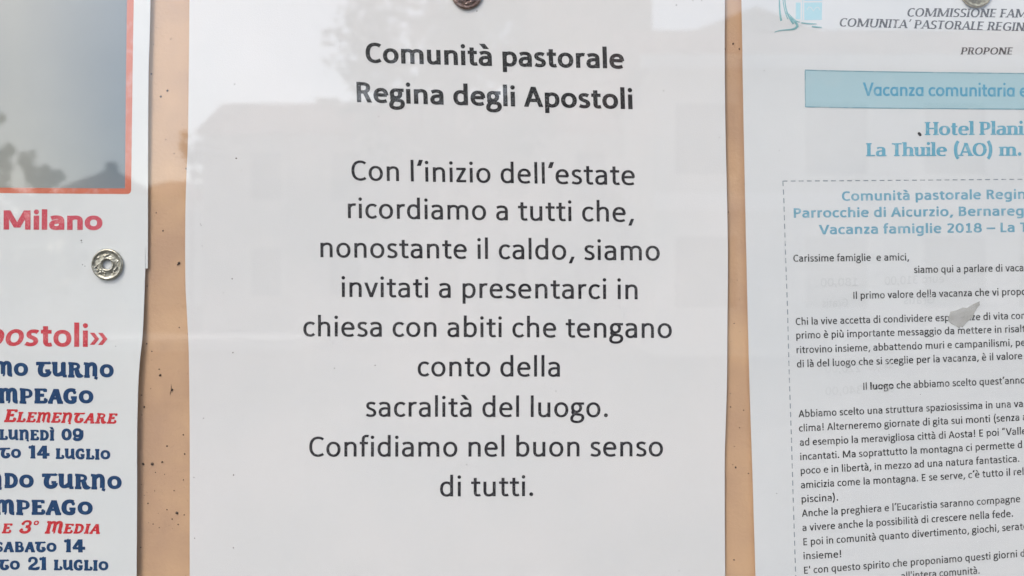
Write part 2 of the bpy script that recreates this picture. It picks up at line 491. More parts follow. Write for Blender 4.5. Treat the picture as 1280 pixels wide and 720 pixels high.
def text_line(sheet, runs, x0, y0, x1, y1, em, mat, pre='', tail='', lean=0.0, small=1.0, mirror=False, name='text_line', lift=0.00006):
    """set one line of print on a sheet: ink of RUNS spans x0..x1, the baseline goes through (x0,y0)-(x1,y1)"""
    if isinstance(runs, tuple): runs = [runs]
    f0, fl = runs[0][0], runs[-1][0]
    full = ([(f0, pre)] if pre else []) + runs + ([(fl, tail)] if tail else [])
    gl = layout(full, small)
    a = len(pre); n = sum(len(t) for _, t in runs)
    lo, hi = ink_range(gl[a:a + n])
    k = (x1 - x0) / (hi - lo)
    RATIO.append((runs[0][1][:14], round(k / (em / 1000), 3)))
    ky = em / 1000
    sl = (y1 - y0) / (x1 - x0)
    verts, faces = [], []
    for gx, sc, V, F in gl:
        b = len(verts)
        for vx, vy in V:
            u = (gx + vx * sc - lo) * k
            if mirror: u = (x1 - x0) - u
            h = vy * sc * ky
            px, py = x0 + u - h * lean, y0 + u * sl - h
            X, Z = P(px, py)
            verts.append((X, -(sheet['height'](px, py)) - lift, Z))
        for f in F:
            faces.append([b + i for i in (f if not mirror else f[::-1])])
    return link(name, verts, faces, mat, sheet['root'])


def decal(sheet, name, pts, mat, lift=0.00004, holes=None, step=None):
    """a flat printed shape on the sheet, from polygons in board units"""
    verts, faces = [], []
    for poly in pts:
        b = len(verts)
        for px, py in poly:
            X, Z = P(px, py)
            verts.append((X, -sheet['height'](px, py) - lift, Z))
        f = list(range(b, b + len(poly)))
        ar = sum(poly[i][0] * poly[(i + 1) % len(poly)][1] - poly[(i + 1) % len(poly)][0] * poly[i][1] for i in range(len(poly)))
        faces.append(f if ar < 0 else f[::-1])
    return link(name, verts, faces, mat, sheet['root'])


def patch(sheet, name, corners, mat, nu, nv, lift=0.00003):
    """a printed area as a grid that follows the sheet; corners tl, tr, br, bl"""
    (tl, tr, br, bl) = corners
    verts, faces = [], []
    for j in range(nv + 1):
        v = j / nv
        for i in range(nu + 1):
            u = i / nu
            px = (tl[0] * (1 - u) + tr[0] * u) * (1 - v) + (bl[0] * (1 - u) + br[0] * u) * v
            py = (tl[1] * (1 - u) + tr[1] * u) * (1 - v) + (bl[1] * (1 - u) + br[1] * u) * v
            X, Z = P(px, py)
            verts.append((X, -sheet['height'](px, py) - lift, Z))
    for j in range(nv):
        for i in range(nu):
            a = j * (nu + 1) + i
            faces.append([a, a + nu + 1, a + nu + 2, a + 1])
    return link(name, verts, faces, mat, sheet['root'], True)


def ribbon_poly(pts, w):
    out = []
    L, Rr = [], []
    n = len(pts)
    for i, p in enumerate(pts):
        a, b = pts[max(i - 1, 0)], pts[min(i + 1, n - 1)]
        tx, ty = b[0] - a[0], b[1] - a[1]
        l = math.hypot(tx, ty) or 1
        ww = w[i] if isinstance(w, list) else w
        L.append((p[0] - ty / l * ww / 2, p[1] + tx / l * ww / 2))
        Rr.append((p[0] + ty / l * ww / 2, p[1] - tx / l * ww / 2))
    for i in range(n - 1):
        out.append([L[i], L[i + 1], Rr[i + 1], Rr[i]])
    return out


def interp(tab, y):
    if y <= tab[0][0]: return tab[0][1]
    for (a, A), (b, B) in zip(tab, tab[1:]):
        if y <= b:
            t = (y - a) / (b - a)
            return A + (B - A) * t
    return tab[-1][1]


def smooth_tab(tab):
    """Catmull-Rom through the table so that a curled edge runs smoothly"""
    def f(y):
        if y <= tab[0][0]: return tab[0][1]
        if y >= tab[-1][0]: return tab[-1][1]
        for i in range(len(tab) - 1):
            a, b = tab[i], tab[i + 1]
            if y <= b[0]:
                t = (y - a[0]) / (b[0] - a[0])
                p0 = tab[max(i - 1, 0)]; p3 = tab[min(i + 2, len(tab) - 1)]
                m0 = (b[1] - p0[1]) / (b[0] - p0[0]) * (b[0] - a[0])
                m1 = (p3[1] - a[1]) / (p3[0] - a[0]) * (b[0] - a[0])
                t2, t3 = t * t, t * t * t
                return (2*t3 - 3*t2 + 1) * a[1] + (t3 - 2*t2 + t) * m0 + (-2*t3 + 3*t2) * b[1] + (t3 - t2) * m1
    return f


def make_sheet(name, label, left, right, top, bottom, height, mat, cat):
    """a sheet of paper: closed thin mesh between two edge curves, HEIGHT in metres off the board"""
    root = empty(name, (0, 0, 0))
    tag(root, label, cat)
    sh = {'root': root, 'height': height}
    lf = left if callable(left) else smooth_tab(left)
    rf = right if callable(right) else smooth_tab(right)
    nv = int((bottom - top) / 7); nu = 90
    front, back = [], []
    for j in range(nv + 1):
        py = top + (bottom - top) * j / nv
        a, b = lf(py), rf(py)
        for i in range(nu + 1):
            px = a + (b - a) * i / nu
            # paper is cut a hair unevenly
            X, Z = P(px, py)
            h = height(px, py)
            front.append((X, -h, Z)); back.append((X, -h + 0.00013, Z))
    n = len(front)
    W = nu + 1
    faces = []
    for j in range(nv):
        for i in range(nu):
            a = j * W + i
            faces.append([a, a + W, a + W + 1, a + 1])
            faces.append([n + a, n + a + 1, n + a + W + 1, n + a + W])
    # the cut edges get corners of their own so that the sheet's shading stops at them
    rim = [j * W for j in range(nv + 1)] + [nv * W + i for i in range(1, W)] + [j * W + nu for j in range(nv - 1, -1, -1)] + [i for i in range(nu - 1, 0, -1)]
    verts = front + back
    b = len(verts)
    for k in rim: verts += [front[k], back[k]]
    m = len(rim)
    for k in range(m):
        k2 = (k + 1) % m
        faces.append([b + 2 * k, b + 2 * k + 1, b + 2 * k2 + 1, b + 2 * k2])
    pp = link('paper', verts, faces, mat, root, True)
    for k in range(2 * nv * nu, len(pp.data.polygons)): pp.data.polygons[k].use_smooth = False
    return sh


# ---------------------------------------------------------------- notice board: wall, back, frame, glass
def box(name, x0, x1, y0, y1, z0, z1, mat, parent=None, bev=0.0):
    bm = bmesh.new()
    r = bmesh.ops.create_cube(bm, size=1)
    for v in bm.verts:
        v.co = Vector(((x0 + x1) / 2 + v.co.x * (x1 - x0), (y0 + y1) / 2 + v.co.y * (y1 - y0), (z0 + z1) / 2 + v.co.z * (z1 - z0)))
    if bev: bmesh.ops.bevel(bm, geom=list(bm.edges), offset=bev, segments=2, affect='EDGES')
    me = bpy.data.meshes.new(name); bm.to_mesh(me); bm.free()
    me.materials.append(mat)
    o = bpy.data.objects.new(name, me); col.objects.link(o)
    if parent: o.parent = parent
    return o


M_plaster = material('wall_plaster', (0.55, 0.47, 0.36), 0.9, vary=0.5, vscale=3, bump=0.5, bscale=60)
M_frame = material('frame_brown_metal', (0.11, 0.07, 0.05), 0.4, spec=0.5)
tag(box('wall', -6, 6, 0.03, 0.33, 0, 4.2, M_plaster), kind='structure')

board = empty('notice_board', (0, 0, 0))
tag(board, 'tan notice board backing dotted with dark specks, showing between the sheets', 'notice board')
panel = box('backing_panel', -0.43, 0.43, 0.0, 0.028, EYE - 0.33, EYE + 0.33, M_back, board)
for nm, c in (('frame_rail', (-0.46, 0.46, EYE + 0.33, EYE + 0.36)), ('frame_rail', (-0.46, 0.46, EYE - 0.36, EYE - 0.33)),
              ('frame_stile', (-0.46, -0.43, EYE - 0.33, EYE + 0.33)), ('frame_stile', (0.43, 0.46, EYE - 0.33, EYE + 0.33))):
    box(nm, c[0], c[1], -0.034, 0.0295, c[2], c[3], M_frame, board, 0.002)

# the sliding pane in front of the sheets
mg = bpy.data.materials.new('window_glass')
mg.use_nodes = True
gt = mg.node_tree
for n in list(gt.nodes): gt.nodes.remove(n)
go = gt.nodes.new('ShaderNodeOutputMaterial')
gm = gt.nodes.new('ShaderNodeMixShader')
gtr = gt.nodes.new('ShaderNodeBsdfTransparent')
gtr.inputs[0].default_value = (0.985, 0.992, 0.988, 1)
ggl = gt.nodes.new('ShaderNodeBsdfGlossy')
ggl.inputs['Roughness'].default_value = 0.0
gfr = gt.nodes.new('ShaderNodeFresnel')
geo = gt.nodes.new('ShaderNodeNewGeometry')
gmr = gt.nodes.new('ShaderNodeMapRange')        # the same 1.5 seen from inside the pane
gmr.inputs[3].default_value = 1.52
gmr.inputs[4].default_value = 1 / 1.52
gt.links.new(geo.outputs['Backfacing'], gmr.inputs[0])
gt.links.new(gmr.outputs[0], gfr.inputs['IOR'])
gt.links.new(gfr.outputs[0], gm.inputs[0])
gt.links.new(gtr.outputs[0], gm.inputs[1])
gt.links.new(ggl.outputs[0], gm.inputs[2])
gt.links.new(gm.outputs[0], go.inputs['Surface'])
pane = box('glass_pane', -0.4295, 0.4295, -0.028, -0.024, EYE - 0.3295, EYE + 0.3295, mg)
tag(pane, 'clear glass pane over the whole notice board, reflecting pale sky, roofs and trees', 'glass pane')

# ---------------------------------------------------------------- sheets
mm = 0.001


def h_poster(px, py):
    e = max(0, min(1, (px + 60) / 245))
    return 0.9 * mm + 0.5 * mm * e ** 3 + 0.25 * mm * math.sin(py / 90 + px / 140)


def h_lower(px, py):
    e = max(0, min(1, (px + 60) / 240))
    pin = math.exp(-((px - 134) ** 2 + (py - 331) ** 2) / 3500)
    lift = 0.95 * mm * e ** 3 * min(1, max(0, (py - 340) / 130))
    return h_poster(px, min(py, 340)) + 0.15 * mm + lift * (1 - pin)


def h_mid(px, py):
    e = (px - 572) / 335
    pin = math.exp(-((px - 583) ** 2 + (py + 8) ** 2) / 20000)
    b = 1.2 * mm + (0.3 if e > 0 else 0.5) * mm * abs(e) ** 3
    b += 0.6 * mm * math.sin(px / 130 + 0.6) * math.sin(py / 170 + 0.4) + 0.35 * mm * math.sin((px * 0.35 + py) / 120)
    return b * (1 - 0.6 * pin)


def h_right(px, py):
    e = max(0, (1240 - px) / 310)
    b = 1.3 * mm + 0.7 * mm * e ** 2 + 0.4 * mm * math.sin(px / 95 + py / 300) + 0.3 * mm * math.sin(py / 110)
    return b


poster = make_sheet('poster', 'white poster at upper left with an orange-red framed picture above pink-red bold lettering',
                    lambda y: -430, [(-160, 190.5), (0, 188), (45, 187), (90, 185.6), (180, 184.6), (335, 184)], -160, 335.5, h_poster, M_paper_gloss, 'poster')
lower = make_sheet('camp_notice', 'white sheet at lower left with navy and red curly lettering, lapping over the picture poster',
                   lambda y: -450, [(309, 181.3), (335, 181), (360, 180.4), (400, 179.3), (425, 178), (450, 175.5), (475, 173.8), (500, 173), (540, 172.1), (620, 172), (720, 171.4), (950, 170)],
                   309, 950, h_lower, M_paper_gloss, 'notice')
notice = make_sheet('parish_notice', 'large white sheet in the middle with black centred lettering under a bold two-line heading',
                    [(-60, 237.5), (0, 237.4), (90, 237), (180, 235.8), (215, 234.2), (250, 232.9), (300, 232.1), (355, 232.1), (385, 233.4), (430, 235.4), (470, 236.1), (540, 236.6), (720, 236.9), (900, 238)],
                    [(-60, 906), (0, 905.8), (60, 905.6), (120, 906), (180, 907), (240, 908.5), (320, 909.8), (400, 909.3), (480, 908.7), (530, 907.2), (575, 906), (720, 906.8), (900, 909)],
                    -60, 900, h_mid, M_paper, 'notice')
letter = make_sheet('holiday_letter', 'white letter on the right with pale blue headings, dashed border and small grey text',
                    [(-60, 925.5), (0, 926.6), (60, 927.6), (100, 928.2), (240, 931), (360, 934), (480, 937.2), (600, 941), (720, 944.2), (900, 950)],
                    lambda y: 1560, -60, 900, h_right, M_paper_thin, 'letter')

# ---- parish notice
T = lambda *a, **k: text_line(notice, *a, **k)
T((F_bold, 'Comunità pastorale'), 456.9, 77.6, 780.6, 85.8, 39.5, I_title, lean=0.03)
T((F_bold, 'Regina degli Apostoli'), 445.8, 127.2, 791, 136.4, 39.5, I_title, lean=0.03)
for s, x0, y0, x1, y1, ln in (
        ("Con l’inizio dell’estate", 439, 225.0, 794, 231.3, .02),
        ("ricordiamo a tutti che,", 434.4, 272.4, 793, 277.4, .015),
        ("nonostante il caldo, siamo", 400, 321.5, 825, 325.8, .01),
        ("invitati a presentarci in", 426.4, 371.2, 797.2, 374.2, .006),
        ("chiesa con abiti che tengano", 378.6, 420.6, 840, 422.6, .004),
        ("conto della", 521.8, 470.6, 700, 471.0, 0),
        ("sacralità del luogo.", 457, 521.0, 760, 521.6, 0),
        ("Confidiamo nel buon senso", 386.3, 570.9, 828.9, 570.6, 0),
        ("di tutti.", 550, 620.3, 666.6, 620.0, 0)):
    T((F_reg, s), x0, y0, x1, y1, 39.2, I_black, lean=ln)

# ---- poster
text_line(poster, (F_black, 'Milano'), 3.1, 286.8, 127, 287.4, 33.5, I_pink, lean=-0.01)

# ---- camp notice
C = lambda *a, **k: text_line(lower, *a, **k)
C((F_boldit, 'os'), 5.6, 432.2, 48, 432.8, 44, I_red, pre='Ap')
C((F_bold, 'toli»'), 49.8, 433, 134, 434, 44, I_red)
FS = 1.0
C((F_fancy, 'O TURNO'), 16, 470.2, 142.3, 472.0, 27.5, I_blue, pre='M')
C((F_fancy, 'PEAGO'), 23, 503.8, 116.5, 504.6, 27.5, I_blue, pre='M')
C((F_fancyit, 'Elementare'), 3.5, 527.6, 147.5, 529.4, 24, I_scarlet, small=0.8)
C((F_fancy, 'uNEDÌ 09'.replace('NEDÌ', 'nedì')), 9, 550, 104, 551.2, 23, I_blue, pre='l', small=0.84)
C((F_fancy, 'o 14 luglio'), 12.5, 573, 138, 574.4, 23, I_blue, pre='t', small=0.84)
C((F_fancy, 'DO TURNO'), 4.4, 610, 152.5, 611.5, 27.5, I_blue, pre='N')
C((F_fancy, 'PEAGO'), 18.8, 643.4, 115.6, 643.8, 27.5, I_blue, pre='M')
C((F_fancyit, 'e 3° Media'), 0.6, 667, 125, 667.2, 23, I_scarlet, small=0.8)
C((F_fancy, 'abato 14'), 3, 690.4, 106, 690.6, 23, I_blue, pre='s', small=0.84)
C((F_fancy, 'o 21 luglio'), 11, 713, 135.6, 713.2, 23, I_blue, pre='t', small=0.84)

# picture on the poster: orange-red band round a dull blue-grey photograph, its colour tinted by painted sky reflection
r_out = [(-330, -150), (170.5, -150), (167.5, 0), (165.6, 90), (163.6, 180), (163.2, 236)] + \
        [(158.4 + 4.6 * math.cos(a), 237.6 + 4.8 * math.sin(a)) for a in [i * math.pi / 10 for i in range(0, 6)]] + [(0, 240.6), (-330, 237)]
patch(poster, 'picture_border', [(160.6, -150), (169.6, -150), (163.2, 238), (155.5, 238)], I_frame, 3, 30)
patch(poster, 'picture_border', [(-330, 232.2), (158, 235.4), (158, 242.4), (-330, 238.6)], I_frame, 30, 3)
decal(poster, 'picture_border', [[(157.99, 237.99), (163.2, 237.99)] + [(158.4 + 4.6 * math.cos(a), 238 + 4.4 * math.sin(a)) for a in [i * math.pi / 10 for i in range(1, 6)]] + [(157.99, 242.4)]], I_frame)
M_pic = material('printed_picture', (0.37, 0.36, 0.32), 0.4, spec=0.3, vary=1.0, vscale=16, vcol=(0.26, 0.27, 0.25), vdetail=4, vlo=.3, vhi=.7)
pt = M_pic.node_tree
ptc = pt.nodes.new('ShaderNodeTexCoord'); psx = pt.nodes.new('ShaderNodeSeparateXYZ'); pmr = pt.nodes.new('ShaderNodeMapRange')
pmx = pt.nodes.new('ShaderNodeMix'); pmx.data_type = 'RGBA'
pmr.inputs[1].default_value = P(20, 0)[0]; pmr.inputs[2].default_value = P(165, 0)[0]
pbs = pt.nodes['Principled BSDF']
src = pbs.inputs['Base Color'].links[0].from_socket
pmx.inputs[7].default_value = (0.155, 0.20, 0.235, 1)  # reflected cloud put into the print colour: paler left, bluer right
pt.links.new(ptc.outputs['Object'], psx.inputs[0]); pt.links.new(psx.outputs['X'], pmr.inputs[0]); pt.links.new(pmr.outputs[0], pmx.inputs[0])
pt.links.new(src, pmx.inputs[6]); pt.links.new(pmx.outputs[2], pbs.inputs['Base Color'])
patch(poster, 'printed_picture', [(-330, -150), (160.6, -150), (155.5, 235.4), (-330, 232.2)], M_pic, 30, 24)

# ---- holiday letter
L = lambda *a, **k: text_line(letter, *a, **k)
L((F_serifit, 'COMMISSIONE FA'), 1134.8, 20.2, 1268.8, 22, 15.4, I_head, tail='M')
L((F_serifit, 'COMUNITA’ PASTORALE REGI'), 1050, 32.6, 1270, 38.8, 15.4, I_head, tail='NA')
L((F_serifit, 'PROPONE'), 1200.4, 68.1, 1266, 68.4, 12.8, I_head)
patch(letter, 'banner', [(1006.2, 87.6), (1480, 95), (1480, 138.6), (1006.8, 133.3)], I_banner, 40, 6)
decal(letter, 'banner_outline', ribbon_poly([(1006.3 + 11.9 * i, 87.5 + (7.4 if i > 0 else 0) * (i / 40) ** .8) for i in range(41)], 1.3) +
      ribbon_poly([(1006.3 + 11.9 * i, 133.4 + 5 * (i / 40) ** .7) for i in range(41)], 1.3) +
      ribbon_poly([(1006.5, 88.3), (1006.6, 110), (1006.9, 132.7)], 1.3), I_line, lift=0.00006)
L((F_comic, 'Vacanza comunitaria'), 1078.7, 119.6, 1267.5, 121.1, 21.6, I_bannertext, tail=' e', lift=0.00009)
L((F_serif, 'Hotel Plan'), 1155.6, 169, 1272.5, 168.8, 23.6, I_cyan, tail='i')
L((F_serif, 'La Thuile (AO) m.'), 1082.5, 195.3, 1276, 195.0, 23.6, I_cyan)
L((F_verd, 'Comunità pastorale Regi'), 1052.5, 251, 1269.4, 248.8, 16.3, I_cyan2, tail='na', lean=.02)
L((F_verd, 'Parrocchie di Aicurzio, Bernare'), 992.2, 272.2, 1268, 269.6, 16.3, I_cyan2, tail='g', lean=.02)
L((F_verd, 'Vacanza famiglie 2018 – La'), 1023.7, 293, 1267.7, 290.1, 16.3, I_cyan2, tail=' T', lean=.02)
for s, x0, y0, x1, y1, tl in (
        ("Carissime famiglie  e amici,", 991.9, 327.2, 1136.5, 325.6, ''),
        ("siamo qui a parlare di vaca", 1142.5, 341.4, 1279, 339.0, ''),
        ("Il primo valore della vacanza che vi propo", 1066.9, 373.8, 1283, 368.6, ''),
        ("Chi la vive accetta di condividere esperienze di vita co", 995, 406.4, 1275.6, 398.8, 'n'),
        ("primo è più importante messaggio da mettere in risal", 995.6, 423.6, 1277, 415.2, 't'),
        ("ritrovino insieme, abbattendo muri e campanilismi, p", 996, 441.8, 1275.6, 432.4, 'e'),
        ("di là del luogo che si sceglie per la vacanza, è il valore", 996.5, 459.5, 1278.5, 449.0, ''),
        ("Abbiamo scelto una struttura spaziosissima in una va", 998.5, 521.8, 1279.4, 508.8, ''),
        ("clima! Alterneremo giornate di gita sui monti (senza", 999, 539.7, 1275, 526.0, ' a'),
        ("ad esempio la meravigliosa città di Aosta! E poi “Vall", 1000, 557.4, 1277, 543.4, 'e'),
        ("incantati. Ma soprattutto la montagna ci permette d", 1000.5, 575.3, 1278.5, 560.2, ''),
        ("poco e in libertà, in mezzo ad una natura fantastica.", 1001, 592.8, 1275, 577.6, ''),
        ("amicizia come la montagna. E se serve, c’è tutto il re", 1001.2, 610.6, 1277.7, 594.0, 'l'),
        ("piscina).", 1002, 628.2, 1047.7, 625.8, ''),
        ("Anche la preghiera e l’Eucaristia saranno compagne", 1002.2, 646.0, 1276.2, 628.0, ''),
        ("a vivere anche la possibilità di crescere nella fede.", 1002.9, 663.8, 1267, 646.2, ''),
        ("E poi in comunità quanto divertimento, giochi, sera", 1004, 681.6, 1274.4, 662.8, 'te'),
        ("insieme!", 1004, 699.0, 1051.2, 696.4, ''),
        ("E' con questo spirito che proponiamo questi giorni", 1004.7, 717.0, 1272, 696.8, ' d'),
        ("all'intera comunità.", 1126, 724.0, 1224.7, 717.2, '')):
    L((F_small, s), x0, y0, x1, y1, 13.9, I_grey, tail=tl, lean=.03)
L([(F_small, 'Il '), (F_smallb, 'luogo'), (F_small, ' che abbiamo scelto quest’ann')], 1079.4, 487.6, 1275, 479.6, 13.9, I_grey, tail='o', lean=.03)
# print on the back of the letter, faint and reversed
for s, x0, y0, x1, y1 in (("180,00", 1026, 358, 1072, 357), ("euro 310,00", 1106, 356, 1180, 353), ("Gratis", 1028, 384, 1060, 383),
                          ("Gratis", 1130, 380, 1168, 379), ("220,00", 1032, 466, 1076, 465), ("440,00", 1086, 463, 1116, 462), ("340,00", 1032, 494, 1078, 492), ("euro", 1096, 491, 1118, 490)):
    L((F_reg, s), x0, y0, x1, y1, 16, I_ghost, mirror=True, name='show_through_text')

# dashed border
dashes = []
xx = 978.2
while xx < 1500:
    y = interp([(978, 226.4), (1130, 225.4), (1280, 224.3), (1500, 223)], xx)
    dashes.append(ribbon_poly([(xx, y), (xx + 6.0, y - .04)], 1.25)[0]); xx += 10.1
ltab = [(226, 978.4), (245, 979.6), (290, 981), (345, 983), (385, 984.6), (460, 986.6), (550, 989.6), (635, 991.8), (720, 994.2), (880, 999)]
yy = 226.2
while yy < 880:
    dashes.append(ribbon_poly([(interp(ltab, yy), yy), (interp(ltab, yy + 6.4), yy + 6.4)], 1.25)[0]); yy += 10.7
dashes[0] = [(979.1, 225.8), (984.2, 225.75), (984.2, 227), (979.1, 227.05)]
decal(letter, 'dashed_border', dashes, I_dash)
decal(letter, 'ink_blot', [[(1149.3 + 2.2 * math.cos(a) * (1 + .2 * math.sin(2 * a)) + .6 * math.sin(a), 167.8 + 2.6 * math.sin(a)) for a in [i * math.pi / 7 for i in range(14)]]], I_black)

# emblem at the head of the letter: a sweeping bird-like stroke beside two tiles
I_teal = ink('ink_teal', (0.19, 0.40, 0.42), 0.5, 500, (0.40, 0.60, 0.63))
I_sky = ink('ink_pale_aqua', (0.40, 0.62, 0.68), 0.6, 300, (0.48, 0.66, 0.71))


def bez(a, b, c, d, n=12):
    return [tuple((1 - t) ** 3 * a[m] + 3 * (1 - t) ** 2 * t * b[m] + 3 * (1 - t) * t * t * c[m] + t ** 3 * d[m] for m in (0, 1)) for t in [i / n for i in range(n + 1)]]


def taper(n, a, b, c):
    return [a + (b - a) * min(1, 2 * i / n) + (c - b) * max(0, 2 * i / n - 1) for i in range(n + 1)]


strokes = [(bez((977, -30), (974, -12), (973, 8), (976.5, 26)), taper(12, .6, 1.6, 2.6)),
           (bez((980, -30), (977, -10), (978, 10), (985, 24)), taper(12, .6, 1.2, 1.2)),
           (bez((983, -20), (979, 0), (981, 16), (992, 30)), taper(12, .5, 1.6, 2.4)),
           (bez((983, 16), (992, 28), (996, 26), (997, 34)), taper(12, 1, 2.6, 3.2)),
           (bez((986, 17), (992, 24), (994, 27), (1000, 27.5)), taper(12, .7, 2, 1)),
           (bez((968, 40.5), (978, 35), (992, 40), (996.5, 33)), taper(12, .9, 1.6, 3)),
           ([(1001.5, 28.4), (1011, 29.4), (1021, 29.8)], [1.4, 1.8, 1.0]),
           ([(1015, 33), (1021, 33.6), (1027.5, 34)], [1.6, 1.8, 1.0])]
for k, (pp, ww) in enumerate(strokes):
    decal(letter, 'emblem_stroke', ribbon_poly(pp, ww), I_teal, lift=0.00004 + k * 0.000012)
decal(letter, 'emblem_tile', [[(995, 3), (1001, 3), (1000.6, 24), (994.8, 23.6)]], I_sky)
decal(letter, 'emblem_tile', [[(1003.8, -24), (1004.6, -24), (1003.6, 25.2), (1002.8, 25.2)]], I_sky)
decal(letter, 'emblem_tile', [[(1005.5, 3), (1028, 2.6), (1027.6, 24.6), (1005.5, 25)]], I_sky)
decal(letter, 'emblem_tile', [[(1005.8, -24), (1028.2, -24), (1028, 0.6), (1005.6, 1)]], I_sky)
M_wline = ink('unprinted_line', (0.61, 0.64, 0.65), 0)
decal(letter, 'emblem_line', ribbon_poly([(1009, 12), (1011, 8.5), (1014, 9), (1017, 13.5), (1020, 9.5), (1023, 8.6), (1025.4, 12)], 1.1), M_wline, lift=0.00009)


# ---------------------------------------------------------------- specks
def specks(name, pts, mat, parent, hfun, lift):
    verts, faces = [], []
    for px, py, s in pts:
        X, Z = P(px, py)
        y = -hfun(px, py)
        b = len(verts)
        n = 8
        rot = random.random() * 6
        st = random.uniform(0.7, 1.0)
        ring = []
        for i in range(n):
            a = 2 * math.pi * i / n
            rr = s * 0.66 * MM * random.uniform(.8, 1.15)
            u, v = math.cos(a) * rr, math.sin(a) * rr * st
            ring.append((u * math.cos(rot) - v * math.sin(rot), u * math.sin(rot) + v * math.cos(rot)))
        s_ = 1
        verts += [(X + u, y - 0.00001, Z + v) for u, v in ring]
        verts += [(X + u * .55, y - lift * s * MM, Z + v * .55) for u, v in ring]
        for i in range(n):
            j = (i + 1) % n
            faces.append([b + i, b + j, b + n + j, b + n + i])
        faces.append([b + n + i for i in range(n)])
    o = link(name, verts, faces, mat, parent, True)
    tag(o, kind='stuff')
    return o


SP = [(193.7, 32.5, 1), (211.5, 47, 1.1), (190, 53.5, 1.3), (187, 91, 1.8), (207, 112, 2.4), (198.7, 119.5, 2.4), (205, 173.5, 1.2), (225.7, 155, .8),
      (215.5, 191, 1.2), (230.5, 210, 2), (193, 265.5, 1.4), (201.5, 288, 1.8), (221.5, 328.6, 3), (220, 330.5, 1.8), (181.5, 357.5, 1.3), (222, 409.5, 1.7), (233, 418, 1.2),
      (181, 430, 1.6), (187.5, 439.5, 1.4), (196.7, 462, 1.5), (198, 469.7, 2.6), (213, 488, 2.8), (174.5, 494.5, 1.5), (178, 509.5, 2.2), (175, 519.5, 1.2), (186, 486.5, 1),
      (227, 544.5, 1.8), (206.5, 558.5, 2), (228.7, 568.5, 1.8), (176.5, 581, 3), (188, 581, 3.3), (200.5, 578.5, 2.2), (192, 591.5, 1.3), (203.5, 594, 1.1), (227, 601, 1.5),
      (191, 615, 1.1), (215.5, 614.5, 1.3), (182.5, 630.5, 1.6), (206.5, 638.5, 1.4), (219, 642.5, 3.3), (228, 645, 1.5), (213, 650.5, 1.5), (183.5, 655, .9), (189, 656.5, 1.4),
      (196.7, 661, 1.3), (220.5, 657, 1.5), (173.5, 686, 1.4), (178, 620.5, 1), (174.5, 607, 1),
      (918, 53, 2.2), (907.5, 59.5, 1.8), (925.6, 59.5, 1.9), (910.5, 242, .9), (911.8, 264.5, 1.4), (923, 350, 1), (919, 404.5, 1.2), (915, 427, .8), (914.5, 492.5, 1.2),
      (914.5, 509.5, 1.7), (931, 513.5, 1.4), (926, 535.5, 1.3), (919.5, 559, 1.2), (921, 585.5, 2.1), (917.5, 582, 1), (937, 593, 1.3), (919, 701.5, 1.6)]
for i in range(90):
    SP.append((random.uniform(174, 234) if i % 3 else random.uniform(909, 938), random.uniform(-20, 730), random.uniform(.35, .7)))
specks('fly_specks', SP, I_speck, board, lambda a, b: 0.0, 0.5)
SM = [(293.6, 105.5, 1.3), (295.5, 198, 1.7), (290, 348.5, 1.3), (290.7, 441, 1.5), (417.6, 460.5, 1.2), (468.5, 457, 1.2), (291.5, 594, 1.6), (291.5, 685, 1.5), (242, 597, 1),
      (243, 673, 1), (845.3, 6.5, 1.5), (866, 1, 1), (877, 1, 1), (829.6, 113.5, .9), (425, 52, .8), (473, 145, .8), (596, 12.6, 1.3), (899, 172, .9), (583.5, 581, .9), (849, 714, 1.1),
      (284.5, 149, .7), (302, 213, .7), (252, 282, .8), (253, 307.5, .8), (279, 366, .7), (254, 523, 1), (251, 280, .8), (773, 447, .6), (695, 489, .8), (683, 258, .7)]
specks('print_specks', SM, I_speck, notice['root'], h_mid, 0.05)
specks('print_specks', [(100.3, 300.5, 1.6), (101, 303, 1)], I_grey, poster['root'], h_poster, 0.05)
specks('print_specks', [(102, 330.8, 1.2), (105, 332.6, 1), (144.5, 432.8, 1)], I_grey, lower['root'], h_lower, 0.05)
specks('print_specks', [(955, 88.5, .8), (971, 617, .9), (974, 188, .8), (1150.8, 493, .8)], I_grey, letter['root'], h_right, 0.05)
decal({'root': board, 'height': lambda a, b: 0.00004}, 'scratch', ribbon_poly([(211.8, 481), (212, 485), (211.6, 489), (210.6, 494)], [.3, .8, .9, .3]), I_speck)

# torn flake of glued tissue stuck on the letter: a little light passes through it
M_flake = material('flake_grey', (0.53, 0.515, 0.485), 0.6, vary=0.9, vscale=260, vcol=(0.63, 0.62, 0.595), bump=0.4, bscale=900)
M_flake.node_tree.nodes['Principled BSDF'].inputs['Alpha'].default_value = 0.45
fl = [(1184.5, 400), (1188, 389.5), (1196, 387.5), (1203, 384.5), (1209, 384.6), (1214, 381), (1224, 376.6), (1224.4, 381), (1221, 385), (1217.2, 392), (1215.5, 397), (1210, 401), (1206, 405.4), (1203, 409), (1200.5, 408), (1199, 410.4), (1194.5, 407), (1189, 404.8)]
bm = bmesh.new()
vs = []
for px, py in fl:
    X, Z = P(px, py); vs.append(bm.verts.new((X, -h_right(px, py) - 0.00012, Z)))
f = bm.faces.new(vs)
bmesh.ops.triangulate(bm, faces=[f])
ex = bmesh.ops.extrude_face_region(bm, geom=list(bm.faces))
for v in [g for g in ex['geom'] if isinstance(g, bmesh.types.BMVert)]: v.co.y -= 0.00012
bmesh.ops.recalc_face_normals(bm, faces=bm.faces)
me = bpy.data.meshes.new('torn_paper_flake'); bm.to_mesh(me); bm.free(); me.materials.append(M_flake)
fo = bpy.data.objects.new('torn_paper_flake', me); col.objects.link(fo)
tag(fo, 'small grey torn flake stuck over the small text of the letter', 'paper scrap')


